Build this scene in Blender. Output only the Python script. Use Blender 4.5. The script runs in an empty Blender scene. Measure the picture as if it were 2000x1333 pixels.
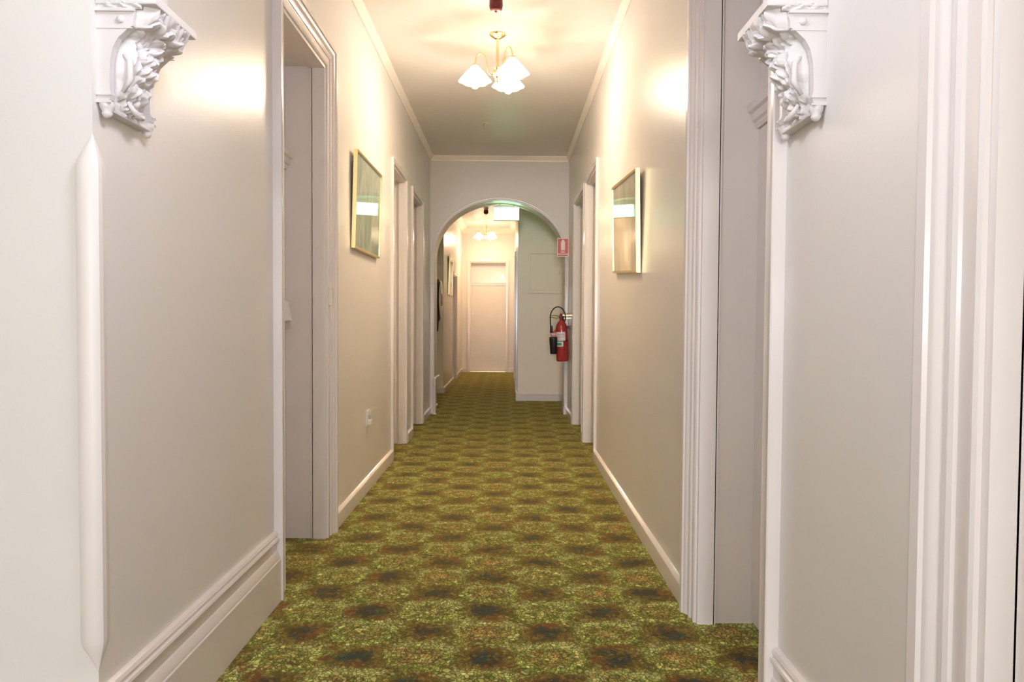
import bpy, bmesh, math, random
from mathutils import Vector, Matrix, noise
random.seed(4)
PI = math.pi
scene = bpy.context.scene
COL = scene.collection

# ------------------------------------------------------------------ helpers
def obj(name, bm, mat, parent=None, smooth=False, angle=None):
    bmesh.ops.recalc_face_normals(bm, faces=bm.faces)
    me = bpy.data.meshes.new(name); bm.to_mesh(me); bm.free()
    o = bpy.data.objects.new(name, me); COL.objects.link(o)
    me.materials.append(mat)
    if smooth:
        for p in me.polygons: p.use_smooth = True
        if angle:
            try: me.set_sharp_from_angle(angle=math.radians(angle))
            except Exception: pass
    if parent: o.parent = parent
    return o
def tag(o, label=None, cat=None, group=None, kind=None):
    if label: o['label'] = label
    if cat: o['category'] = cat
    if group: o['group'] = group
    if kind: o['kind'] = kind
    return o
def thing(name, label, cat, loc=(0, 0, 0), group=None, kind=None, rot=(0, 0, 0)):
    o = bpy.data.objects.new(name, None); COL.objects.link(o)
    o.location = loc; o.rotation_euler = rot; o.empty_display_size = .05
    return tag(o, label, cat, group, kind)
def structure(name, bm, mat, label, cat, smooth=False, angle=None):
    return tag(obj(name, bm, mat, None, smooth, angle), label, cat, None, 'structure')
def box(bm, x0, x1, y0, y1, z0, z1, m=None):
    vs = [bm.verts.new((x, y, z)) for x in (x0, x1) for y in (y0, y1) for z in (z0, z1)]
    if m: 
        for v in vs: v.co = m @ v.co
    for f in ((0, 1, 3, 2), (4, 6, 7, 5), (0, 4, 5, 1), (2, 3, 7, 6), (0, 2, 6, 4), (1, 5, 7, 3)):
        bm.faces.new([vs[i] for i in f])
    return vs
def bbox(bm, x0, x1, y0, y1, z0, z1, r=.004, seg=2, m=None):
    """box with rounded edges"""
    b2 = bmesh.new(); box(b2, x0, x1, y0, y1, z0, z1)
    bmesh.ops.bevel(b2, geom=list(b2.edges), offset=r, segments=seg, affect='EDGES', profile=.6)
    if m: bmesh.ops.transform(b2, matrix=m, verts=b2.verts)
    me = bpy.data.meshes.new('t'); b2.to_mesh(me); b2.free(); bm.from_mesh(me); bpy.data.meshes.remove(me)
def lathe(bm, prof, n=32, c=(0, 0, 0), m=None, cap=True):
    rings = []
    for r, z in prof:
        ring = []
        for k in range(n):
            a = 2 * PI * k / n
            co = Vector((c[0] + r * math.cos(a), c[1] + r * math.sin(a), c[2] + z))
            if m: co = m @ co
            ring.append(bm.verts.new(co))
        rings.append(ring)
    for a, b in zip(rings, rings[1:]):
        for k in range(n): bm.faces.new((a[k], a[(k + 1) % n], b[(k + 1) % n], b[k]))
    if cap:
        bm.faces.new(rings[0][::-1]); bm.faces.new(rings[-1])
def tube(bm, pts, r, n=12, cap=True):
    pts = [Vector(p) for p in pts]; rings = []
    rs = r if isinstance(r, (list, tuple)) else [r] * len(pts)
    ref = Vector((0, 0, 1))
    for i, p in enumerate(pts):
        t = (pts[min(i + 1, len(pts) - 1)] - pts[max(i - 1, 0)]).normalized()
        if abs(t.dot(ref)) > .95: ref = Vector((1, 0, 0)) if abs(t.x) < .9 else Vector((0, 1, 0))
        a = t.cross(ref).normalized(); b = t.cross(a); ref = b.cross(t) if False else ref
        if rings and a.dot(prev) < 0: a, b = -a, -b
        prev = a
        rings.append([bm.verts.new(p + (a * math.cos(2 * PI * k / n) + b * math.sin(2 * PI * k / n)) * rs[i]) for k in range(n)])
    for a, b in zip(rings, rings[1:]):
        for k in range(n): bm.faces.new((a[k], a[(k + 1) % n], b[(k + 1) % n], b[k]))
    if cap: bm.faces.new(rings[0][::-1]); bm.faces.new(rings[-1])
def sweep(bm, prof, rows):
    """prof: list of (s,p); rows: list of functions (s,p)->Vector ; closed section"""
    R = [[bm.verts.new(fn(s, p)) for s, p in prof] for fn in rows]
    n = len(prof)
    for a, b in zip(R, R[1:]):
        for k in range(n): bm.faces.new((a[k], a[(k + 1) % n], b[(k + 1) % n], b[k]))
    bm.faces.new(R[0][::-1]); bm.faces.new(R[-1])
def arc(cx, cy, r, a0, a1, n):
    return [(cx + r * math.cos(math.radians(a0 + (a1 - a0) * i / n)), cy + r * math.sin(math.radians(a0 + (a1 - a0) * i / n))) for i in range(n + 1)]

# ------------------------------------------------------------------ materials
def lin(c):
    return tuple(((v / 255) / 12.92 if v / 255 <= .04045 else ((v / 255 + .055) / 1.055) ** 2.4) for v in c) + (1,)
def base(name):
    m = bpy.data.materials.new(name); m.use_nodes = True
    nt = m.node_tree; b = nt.nodes['Principled BSDF']; return m, nt, b
def paint(name, rgb, rough=.3, var=.04, bump=.02, scale=6., spec=.5, coat=0, fine=120.):
    m, nt, b = base(name); N = nt.nodes; L = nt.links
    tc = N.new('ShaderNodeTexCoord')
    n = N.new('ShaderNodeTexNoise'); n.inputs['Scale'].default_value = scale; n.inputs['Detail'].default_value = 4
    L.new(tc.outputs['Object'], n.inputs['Vector'])
    r = N.new('ShaderNodeValToRGB'); c = lin(rgb)
    r.color_ramp.elements[0].position = .3; r.color_ramp.elements[1].position = .7
    r.color_ramp.elements[0].color = tuple(v * (1 - var) for v in c[:3]) + (1,)
    r.color_ramp.elements[1].color = tuple(min(1, v * (1 + var)) for v in c[:3]) + (1,)
    L.new(n.outputs['Fac'], r.inputs['Fac']); L.new(r.outputs['Color'], b.inputs['Base Color'])
    b.inputs['Roughness'].default_value = rough
    b.inputs['Specular IOR Level'].default_value = spec
    b.inputs['Coat Weight'].default_value = coat; b.inputs['Coat Roughness'].default_value = .05
    if bump:
        n2 = N.new('ShaderNodeTexNoise'); n2.inputs['Scale'].default_value = fine; n2.inputs['Detail'].default_value = 3
        L.new(tc.outputs['Object'], n2.inputs['Vector'])
        bp = N.new('ShaderNodeBump'); bp.inputs['Strength'].default_value = bump; bp.inputs['Distance'].default_value = .01
        L.new(n2.outputs['Fac'], bp.inputs['Height']); L.new(bp.outputs['Normal'], b.inputs['Normal'])
    return m
def metal(name, rgb, rough=.2):
    m, nt, b = base(name); N = nt.nodes; L = nt.links
    b.inputs['Base Color'].default_value = lin(rgb); b.inputs['Metallic'].default_value = 1
    n = N.new('ShaderNodeTexNoise'); n.inputs['Scale'].default_value = 40
    mr = N.new('ShaderNodeMapRange'); mr.inputs['To Min'].default_value = rough * .7; mr.inputs['To Max'].default_value = rough * 1.4
    L.new(n.outputs['Fac'], mr.inputs['Value']); L.new(mr.outputs['Result'], b.inputs['Roughness'])
    return m
def glow(name, rgb, strength):
    m, nt, b = base(name)
    b.inputs['Base Color'].default_value = lin(rgb); b.inputs['Emission Color'].default_value = lin(rgb)
    b.inputs['Emission Strength'].default_value = strength; b.inputs['Roughness'].default_value = .3
    return m
M = {}
M['wall'] = paint('taupe_wall_paint', (224, 219, 215), .30, .02, .04, 1.5, .22, 0, 60.)
M['wall_green'] = paint('grey_green_wall_paint', (244, 230, 212), .42, .02, .04, 1.5)
M['ceiling'] = paint('ceiling_paint', (238, 232, 226), .46, .02, .03, 2.)
M['trim'] = paint('gloss_trim_paint', (226, 218, 215), .18, .015, .03, 3., .55, .3, 25.)
M['jamb'] = paint('satin_jamb_paint', (228, 221, 217), .42, .015, .0)
M['cornice'] = paint('cornice_paint', (250, 240, 230), .35, .01, .0)
M['plaster'] = paint('white_plaster_paint', (218, 212, 211), .42, .02, .06, 12., .5, 0, 200.)
M['white'] = paint('white_plastic', (236, 234, 232), .25, .01, 0)
M['cream'] = paint('cream_plastic', (232, 222, 205), .3, .01, 0)
M['red'] = paint('red_enamel', (172, 54, 54), .22, .06, .01, 8., .5, .3)
M['dark_red'] = paint('dark_red_plastic', (120, 34, 36), .35, .05, 0)
M['black'] = paint('black_rubber', (26, 24, 24), .45, .1, .02)
M['pink'] = paint('pale_red_plastic', (205, 110, 105), .4, .02, 0)
M['brass'] = metal('polished_brass', (238, 216, 166), .22)
M['gold'] = metal('gold_frame', (238, 216, 158), .3)
M['steel'] = metal('chrome', (214, 212, 210), .18)
M['shade'] = glow('frosted_glass_shade_lit', (255, 240, 215), 2.0)
M['bulb'] = glow('bulb_lit', (255, 226, 176), 40.0)

def glass_mat():
    m = bpy.data.materials.new('picture_glass'); m.use_nodes = True; nt = m.node_tree; N = nt.nodes; L = nt.links
    N.remove(N['Principled BSDF']); out = N['Material Output']
    t = N.new('ShaderNodeBsdfTransparent'); g = N.new('ShaderNodeBsdfGlossy'); g.inputs['Roughness'].default_value = .03
    f = N.new('ShaderNodeFresnel'); f.inputs['IOR'].default_value = 1.6; mx = N.new('ShaderNodeMixShader')
    ge = N.new('ShaderNodeNewGeometry'); iv = N.new('ShaderNodeMath'); iv.operation = 'SUBTRACT'; iv.inputs[0].default_value = 1; L.new(ge.outputs['Backfacing'], iv.inputs[1])
    mu = N.new('ShaderNodeMath'); mu.operation = 'MULTIPLY'; L.new(iv.outputs[0], mu.inputs[0]); L.new(f.outputs[0], mu.inputs[1])
    L.new(mu.outputs[0], mx.inputs[0]); L.new(t.outputs[0], mx.inputs[1]); L.new(g.outputs[0], mx.inputs[2]); L.new(mx.outputs[0], out.inputs['Surface'])
    return m
M['glass'] = glass_mat()

def print_mat(name, ca, cb, cc, sc):
    m, nt, b = base(name); N = nt.nodes; L = nt.links
    tc = N.new('ShaderNodeTexCoord'); mp = N.new('ShaderNodeMapping'); mp.inputs['Scale'].default_value = (1, 2.2, 1)
    L.new(tc.outputs['Object'], mp.inputs['Vector'])
    n = N.new('ShaderNodeTexNoise'); n.inputs['Scale'].default_value = sc; n.inputs['Detail'].default_value = 6; n.inputs['Distortion'].default_value = 1.2
    L.new(mp.outputs[0], n.inputs['Vector'])
    r = N.new('ShaderNodeValToRGB'); e = r.color_ramp.elements
    e[0].position = .3; e[0].color = lin(ca); e[1].position = .7; e[1].color = lin(cc); k = e.new(.5); k.color = lin(cb)
    L.new(n.outputs['Fac'], r.inputs['Fac']); L.new(r.outputs['Color'], b.inputs['Base Color']); b.inputs['Roughness'].default_value = .6
    return m
M['print_a'] = print_mat('abstract_print_teal', (128, 150, 138), (168, 178, 160), (200, 204, 182), 3.)
M['print_b'] = print_mat('abstract_print_olive', (150, 152, 130), (184, 178, 148), (210, 200, 168), 2.4)

def carpet_mat():
    m, nt, b = base('patterned_carpet'); N = nt.nodes; L = nt.links
    def V(x): return x
    def math_(op, a, b_=None, c=None, clamp=False):
        n = N.new('ShaderNodeMath'); n.operation = op; n.use_clamp = clamp
        for i, v in enumerate((a, b_, c)):
            if v is None: continue
            if isinstance(v, (int, float)): n.inputs[i].default_value = v
            else: L.new(v, n.inputs[i])
        return n.outputs[0]
    def mix(f, a, b_, typ='MIX'):
        n = N.new('ShaderNodeMix'); n.data_type = 'RGBA'; n.blend_type = typ
        for i, v in ((0, f), (6, a), (7, b_)):
            if isinstance(v, tuple): n.inputs[i].default_value = v
            elif isinstance(v, (int, float)): n.inputs[i].default_value = v
            else: L.new(v, n.inputs[i])
        return n.outputs[2]
    def ramp(v, stops):
        r = N.new('ShaderNodeValToRGB'); e = r.color_ramp.elements
        while len(e) < len(stops): e.new(.5)
        for i, (p, c) in enumerate(stops):
            e[i].position = p; e[i].color = c if isinstance(c, tuple) else (c, c, c, 1)
        L.new(v, r.inputs[0]); return r.outputs[0]
    tc = N.new('ShaderNodeTexCoord'); sx = N.new('ShaderNodeSeparateXYZ')
    # slight warp so the woven figures are not ruler-straight
    nw = N.new('ShaderNodeTexNoise'); nw.inputs['Scale'].default_value = 9; nw.inputs['Detail'].default_value = 3
    L.new(tc.outputs['Object'], nw.inputs['Vector'])
    vm = N.new('ShaderNodeVectorMath'); vm.operation = 'MULTIPLY_ADD'
    L.new(nw.outputs['Color'], vm.inputs[0]); vm.inputs[1].default_value = (.07, .06, 0)
    L.new(tc.outputs['Object'], vm.inputs[2])
    L.new(vm.outputs[0], sx.inputs[0])
    x, y = sx.outputs[0], sx.outputs[1]
    u = math_('DIVIDE', math_('ADD', x, .09 - .035), .262)
    v = math_('DIVIDE', math_('ADD', y, -2.82 - .03), .2235)
    # medallion lattice: u+v odd
    a = math_('MULTIPLY', math_('ADD', math_('ADD', u, v), 1.0), .5)
    c = math_('MULTIPLY', math_('ADD', math_('SUBTRACT', u, v), 1.0), .5)
    ra = math_('ROUND', a); rc = math_('ROUND', c)
    fa = math_('SUBTRACT', a, ra); fc = math_('SUBTRACT', c, rc)
    du = math_('ADD', fa, fc); dv = math_('SUBTRACT', fa, fc)          # -1..1 diamond
    rad = math_('SQRT', math_('ADD', math_('MULTIPLY', du, du), math_('MULTIPLY', dv, dv)))
    # dark field between the medallions
    cu = math_('COSINE', math_('MULTIPLY', u, PI)); cv = math_('COSINE', math_('MULTIPLY', v, PI))
    s = math_('MULTIPLY', cu, cv)                                       # +1 dark spot, -1 medallion
    wn = N.new('ShaderNodeTexWhiteNoise'); wn.noise_dimensions = '2D'
    cb = N.new('ShaderNodeCombineXYZ')
    # four-step repeat of medallion kinds, so the pattern repeats like woven cloth
    L.new(math_('MODULO', math_('ADD', ra, 400), 4.0), cb.inputs[0]); L.new(math_('MODULO', math_('ADD', rc, 400), 4.0), cb.inputs[1])
    L.new(cb.outputs[0], wn.inputs['Vector']); rnd = wn.outputs['Value']; 
    # leaf cells with dark veins
    def vor(feature, sc, rnd_=.9, st=(1, .8, 1)):
        n = N.new('ShaderNodeTexVoronoi'); n.feature = feature; n.inputs['Scale'].default_value = sc; n.inputs['Randomness'].default_value = rnd_
        mp = N.new('ShaderNodeMapping'); mp.inputs['Scale'].default_value = st
        L.new(vm.outputs[0], mp.inputs['Vector']); L.new(mp.outputs[0], n.inputs['Vector']); return n
    vo = vor('DISTANCE_TO_EDGE', 66); vc = vor('F1', 66); vv = vor('DISTANCE_TO_EDGE', 27, 1.0)
    sc = N.new('ShaderNodeSeparateColor'); L.new(vc.outputs['Color'], sc.inputs[0])
    cell = sc.outputs[0]; cell2 = sc.outputs[1]; cell3 = sc.outputs[2]
    def noise_(scl, det=3, st=None, dist=0):
        n = N.new('ShaderNodeTexNoise'); n.inputs['Scale'].default_value = scl; n.inputs['Detail'].default_value = det; n.inputs['Distortion'].default_value = dist
        if st:
            mp = N.new('ShaderNodeMapping'); mp.inputs['Scale'].default_value = st; L.new(tc.outputs['Object'], mp.inputs['Vector']); L.new(mp.outputs[0], n.inputs['Vector'])
        else: L.new(tc.outputs['Object'], n.inputs['Vector'])
        return n.outputs['Fac']
    n1 = noise_(9); n2 = noise_(170, 2); n3 = noise_(7, 4, (.7, 1.5, 1), .6); n4 = noise_(16, 3)
    green = ramp(cell, [(0, lin(G1)), (.4, lin(G2)), (.75, lin(G3)), (1, lin(G4))])
    rust = ramp(cell2, [(0, lin(R1)), (.5, lin(R2)), (1, lin(R3))])
    core = ramp(rad, [(0, 1.0), (.28, .8), (.5, .05), (.75, .1), (1, .5)])
    kind = ramp(rnd, [(0, .1), (.35, .35), (.7, .8), (1, 1.0)])
    amt = math_('MULTIPLY', math_('MULTIPLY', core, kind), ramp(n4, [(.35, .2), (.65, 1.0)]), clamp=True)
    amt = math_('MAXIMUM', amt, ramp(n3, [(.60, 0.0), (.72, .75)]))
    leaf = mix(amt, green, rust)
    ringv = math_('SINE', math_('MULTIPLY', rad, 17.0))
    leaf = mix(1.0, leaf, ramp(ringv, [(0, .72), (.6, 1.0), (1, 1.18)]), 'MULTIPLY')
    # bright crescent on the upper half of each medallion
    cres = math_('MULTIPLY', ramp(math_('SUBTRACT', rad, math_('MULTIPLY', dv, .25)), [(.25, 0.0), (.42, 1.0), (.55, 1.0), (.72, 0.0)]), ramp(dv, [(.0, 0.0), (.35, 1.0)]))
    leaf = mix(math_('MULTIPLY', cres, .45), leaf, lin(G4))
    vine = ramp(vv.outputs['Distance'], [(0, 1.0), (.02, .8), (.05, 0.0)])
    leaf = mix(math_('MULTIPLY', vine, .45), leaf, lin(R3))
    ve = ramp(vo.outputs['Distance'], [(0, 1.0), (.05, .85), (.15, 0.0)])
    leaf = mix(math_('MULTIPLY', ve, .85), leaf, lin(VEIN))
    dark = mix(ramp(n4, [(.42, 0.0), (.58, 1.0)]), lin(D1), lin(D2))
    brown = mix(ramp(cell, [(.2, 0.0), (.9, 1.0)]), lin(B1), lin(B2))
    brown = mix(math_('MULTIPLY', ve, .45), brown, lin(VEIN))
    brown = mix(ramp(n1, [(.50, 0.0), (.64, .6)]), brown, lin(B3))
    sn = math_('ADD', s, math_('MULTIPLY', math_('SUBTRACT', n3, .5), 1.5))
    sn = math_('ADD', sn, math_('MULTIPLY', math_('SUBTRACT', cell2, .5), .45))
    sn = math_('ADD', sn, math_('MULTIPLY', math_('SUBTRACT', n2, .5), .5))
    h_ = math_('MULTIPLY_ADD', sn, .5, .5)
    f1 = ramp(h_, [(.40, 0.0), (.72, 1.0)])
    f2 = ramp(h_, [(.82, 0.0), (.97, 1.0)])
    col = mix(f1, leaf, brown)
    col = mix(f2, col, dark)
    col = mix(1.0, col, ramp(n2, [(.3, .74), (.7, 1.25)]), 'MULTIPLY')
    n2o = n2
    L.new(col, b.inputs['Base Color'])
    b.inputs['Roughness'].default_value = .95; b.inputs['Specular IOR Level'].default_value = .15
    b.inputs['Sheen Weight'].default_value = .5; b.inputs['Sheen Roughness'].default_value = .35; b.inputs['Sheen Tint'].default_value = (.95, .75, .25, 1)
    bp = N.new('ShaderNodeBump'); bp.inputs['Strength'].default_value = .5; bp.inputs['Distance'].default_value = .006
    L.new(n2o, bp.inputs['Height']); L.new(bp.outputs['Normal'], b.inputs['Normal'])
    return m
G1, G2, G3, G4 = (86, 120, 46), (136, 160, 66), (182, 198, 96), (220, 230, 146)
R1, R2, R3 = (132, 88, 52), (184, 138, 82), (214, 142, 92)
VEIN = (28, 38, 18); D1, D2 = (44, 36, 34), (8, 54, 58); B1, B2, B3 = (84, 70, 30), (134, 112, 52), (116, 54, 36)
M['carpet'] = carpet_mat()

# ------------------------------------------------------------------ dimensions
XL, XR, ZC = -1.11, .845, 3.64
YARCH0, YARCH1 = 10.15, 10.55
FXL, FXR, YEND = -1.18, .155, 18.25
DEPTH = .245

left_map = lambda a, p, z: Vector((XL + p, a, z))
right_map = lambda a, p, z: Vector((XR - p, a, z))
end_map = lambda a, p, z: Vector((a, YEND - p, z))
fl_map = lambda a, p, z: Vector((FXL + p, a, z))
fr_map = lambda a, p, z: Vector((FXR - p, a, z))

def mbox(bm, mp, a0, a1, p0, p1, z0, z1):
    vs = [bm.verts.new(mp(a, p, z)) for a in (a0, a1) for p in (p0, p1) for z in (z0, z1)]
    for f in ((0, 1, 3, 2), (4, 6, 7, 5), (0, 4, 5, 1), (2, 3, 7, 6), (0, 2, 6, 4), (1, 5, 7, 3)):
        bm.faces.new([vs[i] for i in f])
def wall_run(bm, mp, a0, a1, thick, openings, z1=ZC):
    a = a0
    for o0, o1, zt in sorted(openings):
        if o0 > a: mbox(bm, mp, a, o0, 0, -thick, 0, z1)
        mbox(bm, mp, o0, o1, 0, -thick, zt, z1)
        a = o1
    if a < a1: mbox(bm, mp, a, a1, 0, -thick, 0, z1)

LD = [(3.53, 4.37, 2.87), (6.84, 7.72, 2.825), (8.24, 9.19, 2.81)]
RD = [(.425, 1.265, 2.87), (2.335, 3.157, 2.87), (6.88, 7.85, 2.84), (8.05, 9.19, 2.82)]
FLD = [(15.3, 16.2, 2.3)]
FRD = [(12.45, 13.35, 2.5), (15.4, 16.3, 2.75)]
ED = [(-.985, -.055, 2.80)]

# ------------------------------------------------------------------ shell
bm = bmesh.new(); box(bm, -3.6, 1.7, -16.6, 18.8, -.12, 0)
structure('floor', bm, M['carpet'], 'green and brown medallion patterned carpet running the length of the corridor', 'floor')
bm = bmesh.new(); box(bm, -3.6, 1.7, -16.6, 18.8, ZC, ZC + .15)
structure('ceiling', bm, M['ceiling'], 'taupe painted ceiling above the corridor', 'ceiling')
bm = bmesh.new(); wall_run(bm, left_map, 1.93, YARCH0, .45, LD)
structure('wall_left', bm, M['wall'], 'left corridor wall with three doorways, semi-gloss taupe paint', 'wall')
bm = bmesh.new(); wall_run(bm, right_map, -16.0, YARCH0, .45, RD)
structure('wall_right', bm, M['wall'], 'right corridor wall with recessed doorways, semi-gloss taupe paint', 'wall')
bm = bmesh.new(); box(bm, -3.2, -1.56, 1.93, 2.19, 0, ZC)
structure('wall_foyer', bm, M['wall'], 'pale wall facing the camera at the left edge beside the corbel', 'wall')
bm = bmesh.new(); box(bm, -3.45, -3.2, -16.0, 2.19, 0, ZC)
structure('wall_side', bm, M['wall'], 'side wall of the foyer to the left of the camera', 'wall')
bm = bmesh.new()
WX0, WX1, WZ0, WZ1 = -2.0, .3, .7, 2.9
for b_ in ((-3.45, WX0, 0, ZC), (WX1, 1.3, 0, ZC), (WX0, WX1, 0, WZ0), (WX0, WX1, WZ1, ZC)):
    box(bm, b_[0], b_[1], -16.25, -16.0, b_[2], b_[3])
structure('wall_back', bm, M['wall'], 'foyer wall behind the camera with an added tall window', 'wall')
# window added out of view behind the camera, source of neutral fill
w = thing('added_window', 'added sash window for fill light in the foyer wall behind the camera', 'window', ((WX0 + WX1) / 2, -16.13, WZ0), kind='structure')
bm = bmesh.new(); ww = (WX1 - WX0) / 2; hh = WZ1 - WZ0
for x0, x1, z0, z1 in ((-ww, -ww + .06, 0, hh), (ww - .06, ww, 0, hh), (-ww + .06, ww - .06, 0, .07), (-ww + .06, ww - .06, hh - .06, hh), (-ww + .06, ww - .06, hh / 2 - .025, hh / 2 + .025), (-.02, .02, .07, hh / 2 - .025), (-.02, .02, hh / 2 + .025, hh - .06)):
    box(bm, x0, x1, -.03, .03, z0, z1)
obj('window_frame', bm, M['trim'], w)
bm = bmesh.new(); box(bm, -ww + .06, ww - .06, -.004, .004, .07, hh - .06)
obj('pane', bm, M['glass'], w)

# arch walls ----------------------------------------------------------
def arch_wall(bm, x0, x1, y0, y1, cx, hw, zs, zr, zb, ztop, n=48):
    """wall x0..x1 with an arched opening; zb = bottom of the wall at the sides"""
    def quad(pts):
        f = [bm.verts.new((x, y0, z)) for x, z in pts]; g = [bm.verts.new((x, y1, z)) for x, z in pts]
        bm.faces.new(f); bm.faces.new(g[::-1])
        for i in range(len(pts)):
            j = (i + 1) % len(pts); bm.faces.new((f[j], f[i], g[i], g[j]))
    quad([(x0, zb), (cx - hw, zb), (cx - hw, ztop), (x0, ztop)])
    quad([(cx + hw, zb), (x1, zb), (x1, ztop), (cx + hw, ztop)])
    P = [(cx - hw * math.cos(PI * i / n), zs + zr * math.sin(PI * i / n)) for i in range(n + 1)]
    T = [(p[0], ztop) for p in P]
    rows = []
    for yy in (y0, y1):
        rows.append(([bm.verts.new((p[0], yy, p[1])) for p in P], [bm.verts.new((p[0], yy, p[1])) for p in T]))
    (pf, tf), (pb, tb) = rows
    for i in range(n):
        bm.faces.new((pf[i], pf[i + 1], tf[i + 1], tf[i])); bm.faces.new((pb[i], tb[i], tb[i + 1], pb[i + 1]))
        bm.faces.new((pf[i], pb[i], pb[i + 1], pf[i + 1]))
ACX, AHW, AZS, AZR = -.1275, .9225, 2.22, .80
bm = bmesh.new(); arch_wall(bm, XL - .45, XR + .45, YARCH0, YARCH1, ACX, AHW, AZS, AZR, 0, ZC)
o = structure('wall_arch', bm, M['wall'], 'wall across the corridor pierced by a round-headed arch', 'wall')
bm = bmesh.new(); arch_wall(bm, XL, XR, 1.93, 2.19, (XL + XR) / 2, (XR - XL) / 2 - .076, 2.212, .90, 2.212, ZC)
structure('wall_front', bm, M['wall'], 'wall above the near archway carried on the two corbels', 'wall')
# bead round the far arch
def sm_arch_path(cx, hw, zs, zr, zlow, off, n=48):
    P = [(cx - hw - off, zlow)] + [(cx - (hw + off) * math.cos(PI * i / n), zs + (zr + off) * math.sin(PI * i / n)) for i in range(n + 1)] + [(cx + hw + off, zlow)]
    return P
bm = bmesh.new()
prof = [(-.001, -.005), (-.001, .010), (.004, .018), (.014, .020), (.022, .016), (.026, .009), (.034, .012), (.042, .010), (.046, .004), (.047, -.005)]
paths = {}
for s_, p_ in prof: paths[s_] = sm_arch_path(ACX, AHW, AZS, AZR, 1.83, s_)
n_ = len(paths[prof[0][0]])
rows = [[bm.verts.new((paths[s_][i][0], YARCH0 - p_, paths[s_][i][1])) for s_, p_ in prof] for i in range(n_)]
for a_, b_ in zip(rows, rows[1:]):
    for k in range(len(prof) - 1): bm.faces.new((a_[k], a_[k + 1], b_[k + 1], b_[k]))
bm.faces.new(rows[0]); bm.faces.new(rows[-1])
structure('trim_1', bm, M['trim'], 'raised bead moulding round the edge of the far arch', 'moulding', True, 50)
# jamb plinths and jamb strips of the far arch
bm = bmesh.new()
for x0, x1 in ((XL, -1.05), (.795, XR)):
    bbox(bm, x0 + .004, x1 - .004, YARCH0 - .014, YARCH0 + .02, .10, 1.80, .006)
    bbox(bm, x0 - .01, x1 + .008, YARCH0 - .028, YARCH0 + .1, 0.0, .105, .008)
structure('trim_2', bm, M['trim'], 'flat painted strips and plinth blocks on the far arch jambs', 'moulding')

# beyond the arch ---------------------------------------------------
bm = bmesh.new(); box(bm, -1.56, -1.35, YARCH1, 13.04, 0, ZC)
structure('wall_lobby_left', bm, M['wall_green'], 'side wall beyond the arch on the left where the reel hangs', 'wall')
bm = bmesh.new(); box(bm, .95, 1.3, YARCH1, 11.87, 0, ZC)
structure('wall_lobby_right', bm, M['wall_green'], 'side wall beyond the arch on the right', 'wall')
bm = bmesh.new(); box(bm, FXR, 1.3, 11.87, 11.90, 0, ZC)
structure('wall_meter', bm, M['wall_green'], 'grey-green wall facing the camera beyond the arch', 'wall')
bm = bmesh.new(); box(bm, -1.56, FXL, 13.04, 13.07, 0, ZC)
structure('wall_nib', bm, M['wall_green'], 'short grey-green wall end beyond the arch on the left', 'wall')
bm = bmesh.new(); wall_run(bm, fl_map, 13.07, YEND, .38, FLD)
structure('wall_far_left', bm, M['wall'], 'left wall of the far corridor beyond the arch', 'wall')
bm = bmesh.new(); wall_run(bm, fr_map, 11.90, YEND, .4, FRD)
structure('wall_far_right', bm, M['wall'], 'right wall of the far corridor beyond the arch', 'wall')
bm = bmesh.new(); wall_run(bm, end_map, -1.56, .6, .3, ED)
structure('wall_end', bm, M['wall'], 'end wall of the far corridor around the closed door', 'wall')

# ------------------------------------------------------------------ baseboards and cornices
SK = [(0, -.004), (0, .115), (.004, .118), (.03, .0)]
def run_profile(bm, mp, a0, a1, prof):
    """prof list of (z,p)"""
    sweep(bm, prof, [lambda z, p, A=a0: mp(A, p, z), lambda z, p, A=a1: mp(A, p, z)])
small = [(0, -.002), (0, .026), (.084, .026), (.092, .024), (.106, .004), (.108, -.002)]
tall = [(0, -.002), (0, .034), (.20, .034), (.205, .030), (.212, .030), (.222, .024), (.238, .020), (.244, .014), (.285, .014), (.288, .022), (.296, .027), (.304, .024), (.308, .016), (.314, .018), (.322, .022), (.332, .016), (.336, .004), (.336, -.002)]
bm = bmesh.new()
run_profile(bm, left_map, 1.90, 3.39, tall)
for a0, a1 in ((4.51, 6.79), (7.77, 8.19), (9.24, YARCH0)): run_profile(bm, left_map, a0, a1, small)
structure('baseboard_left', bm, M['trim'], 'skirting board along the left corridor wall', 'baseboard', True, 35)
bm = bmesh.new()
run_profile(bm, right_map, 1.415, 2.195, tall); run_profile(bm, right_map, -16.0, .275, tall)
for a0, a1 in ((3.297, 6.83), (7.90, 8.0), (9.24, YARCH0)): run_profile(bm, right_map, a0, a1, small)
structure('baseboard_right', bm, M['trim'], 'skirting board along the right corridor wall', 'baseboard', True, 35)
bm = bmesh.new()
my = lambda Y: (lambda a, p, z: Vector((a, Y - p, z)))
run_profile(bm, my(1.93), -3.2, XL + .034, tall)
structure('baseboard_foyer', bm, M['trim'], 'skirting board below the wall facing the camera at left', 'baseboard', True, 35)
bm = bmesh.new()
run_profile(bm, my(11.87), FXR - .02, .95, small)
structure('baseboard_meter', bm, M['trim'], 'skirting board below the meter cupboard wall', 'baseboard')
bm = bmesh.new()
run_profile(bm, my(13.04), -1.35, FXL + .02, small)
for a0, a1 in ((13.04, 15.25), (16.25, YEND)): run_profile(bm, fl_map, a0, a1, small)
structure('baseboard_far_left', bm, M['trim'], 'skirting board along the left of the far corridor', 'baseboard')
bm = bmesh.new()
for a0, a1 in ((11.87, 12.40), (13.40, 15.35), (16.35, YEND)): run_profile(bm, fr_map, a0, a1, small)
structure('baseboard_far_right', bm, M['trim'], 'skirting board along the right of the far corridor', 'baseboard')
bm = bmesh.new()
run_profile(bm, end_map, FXL, -1.05, small); run_profile(bm, end_map, .01, FXR, small)
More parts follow.
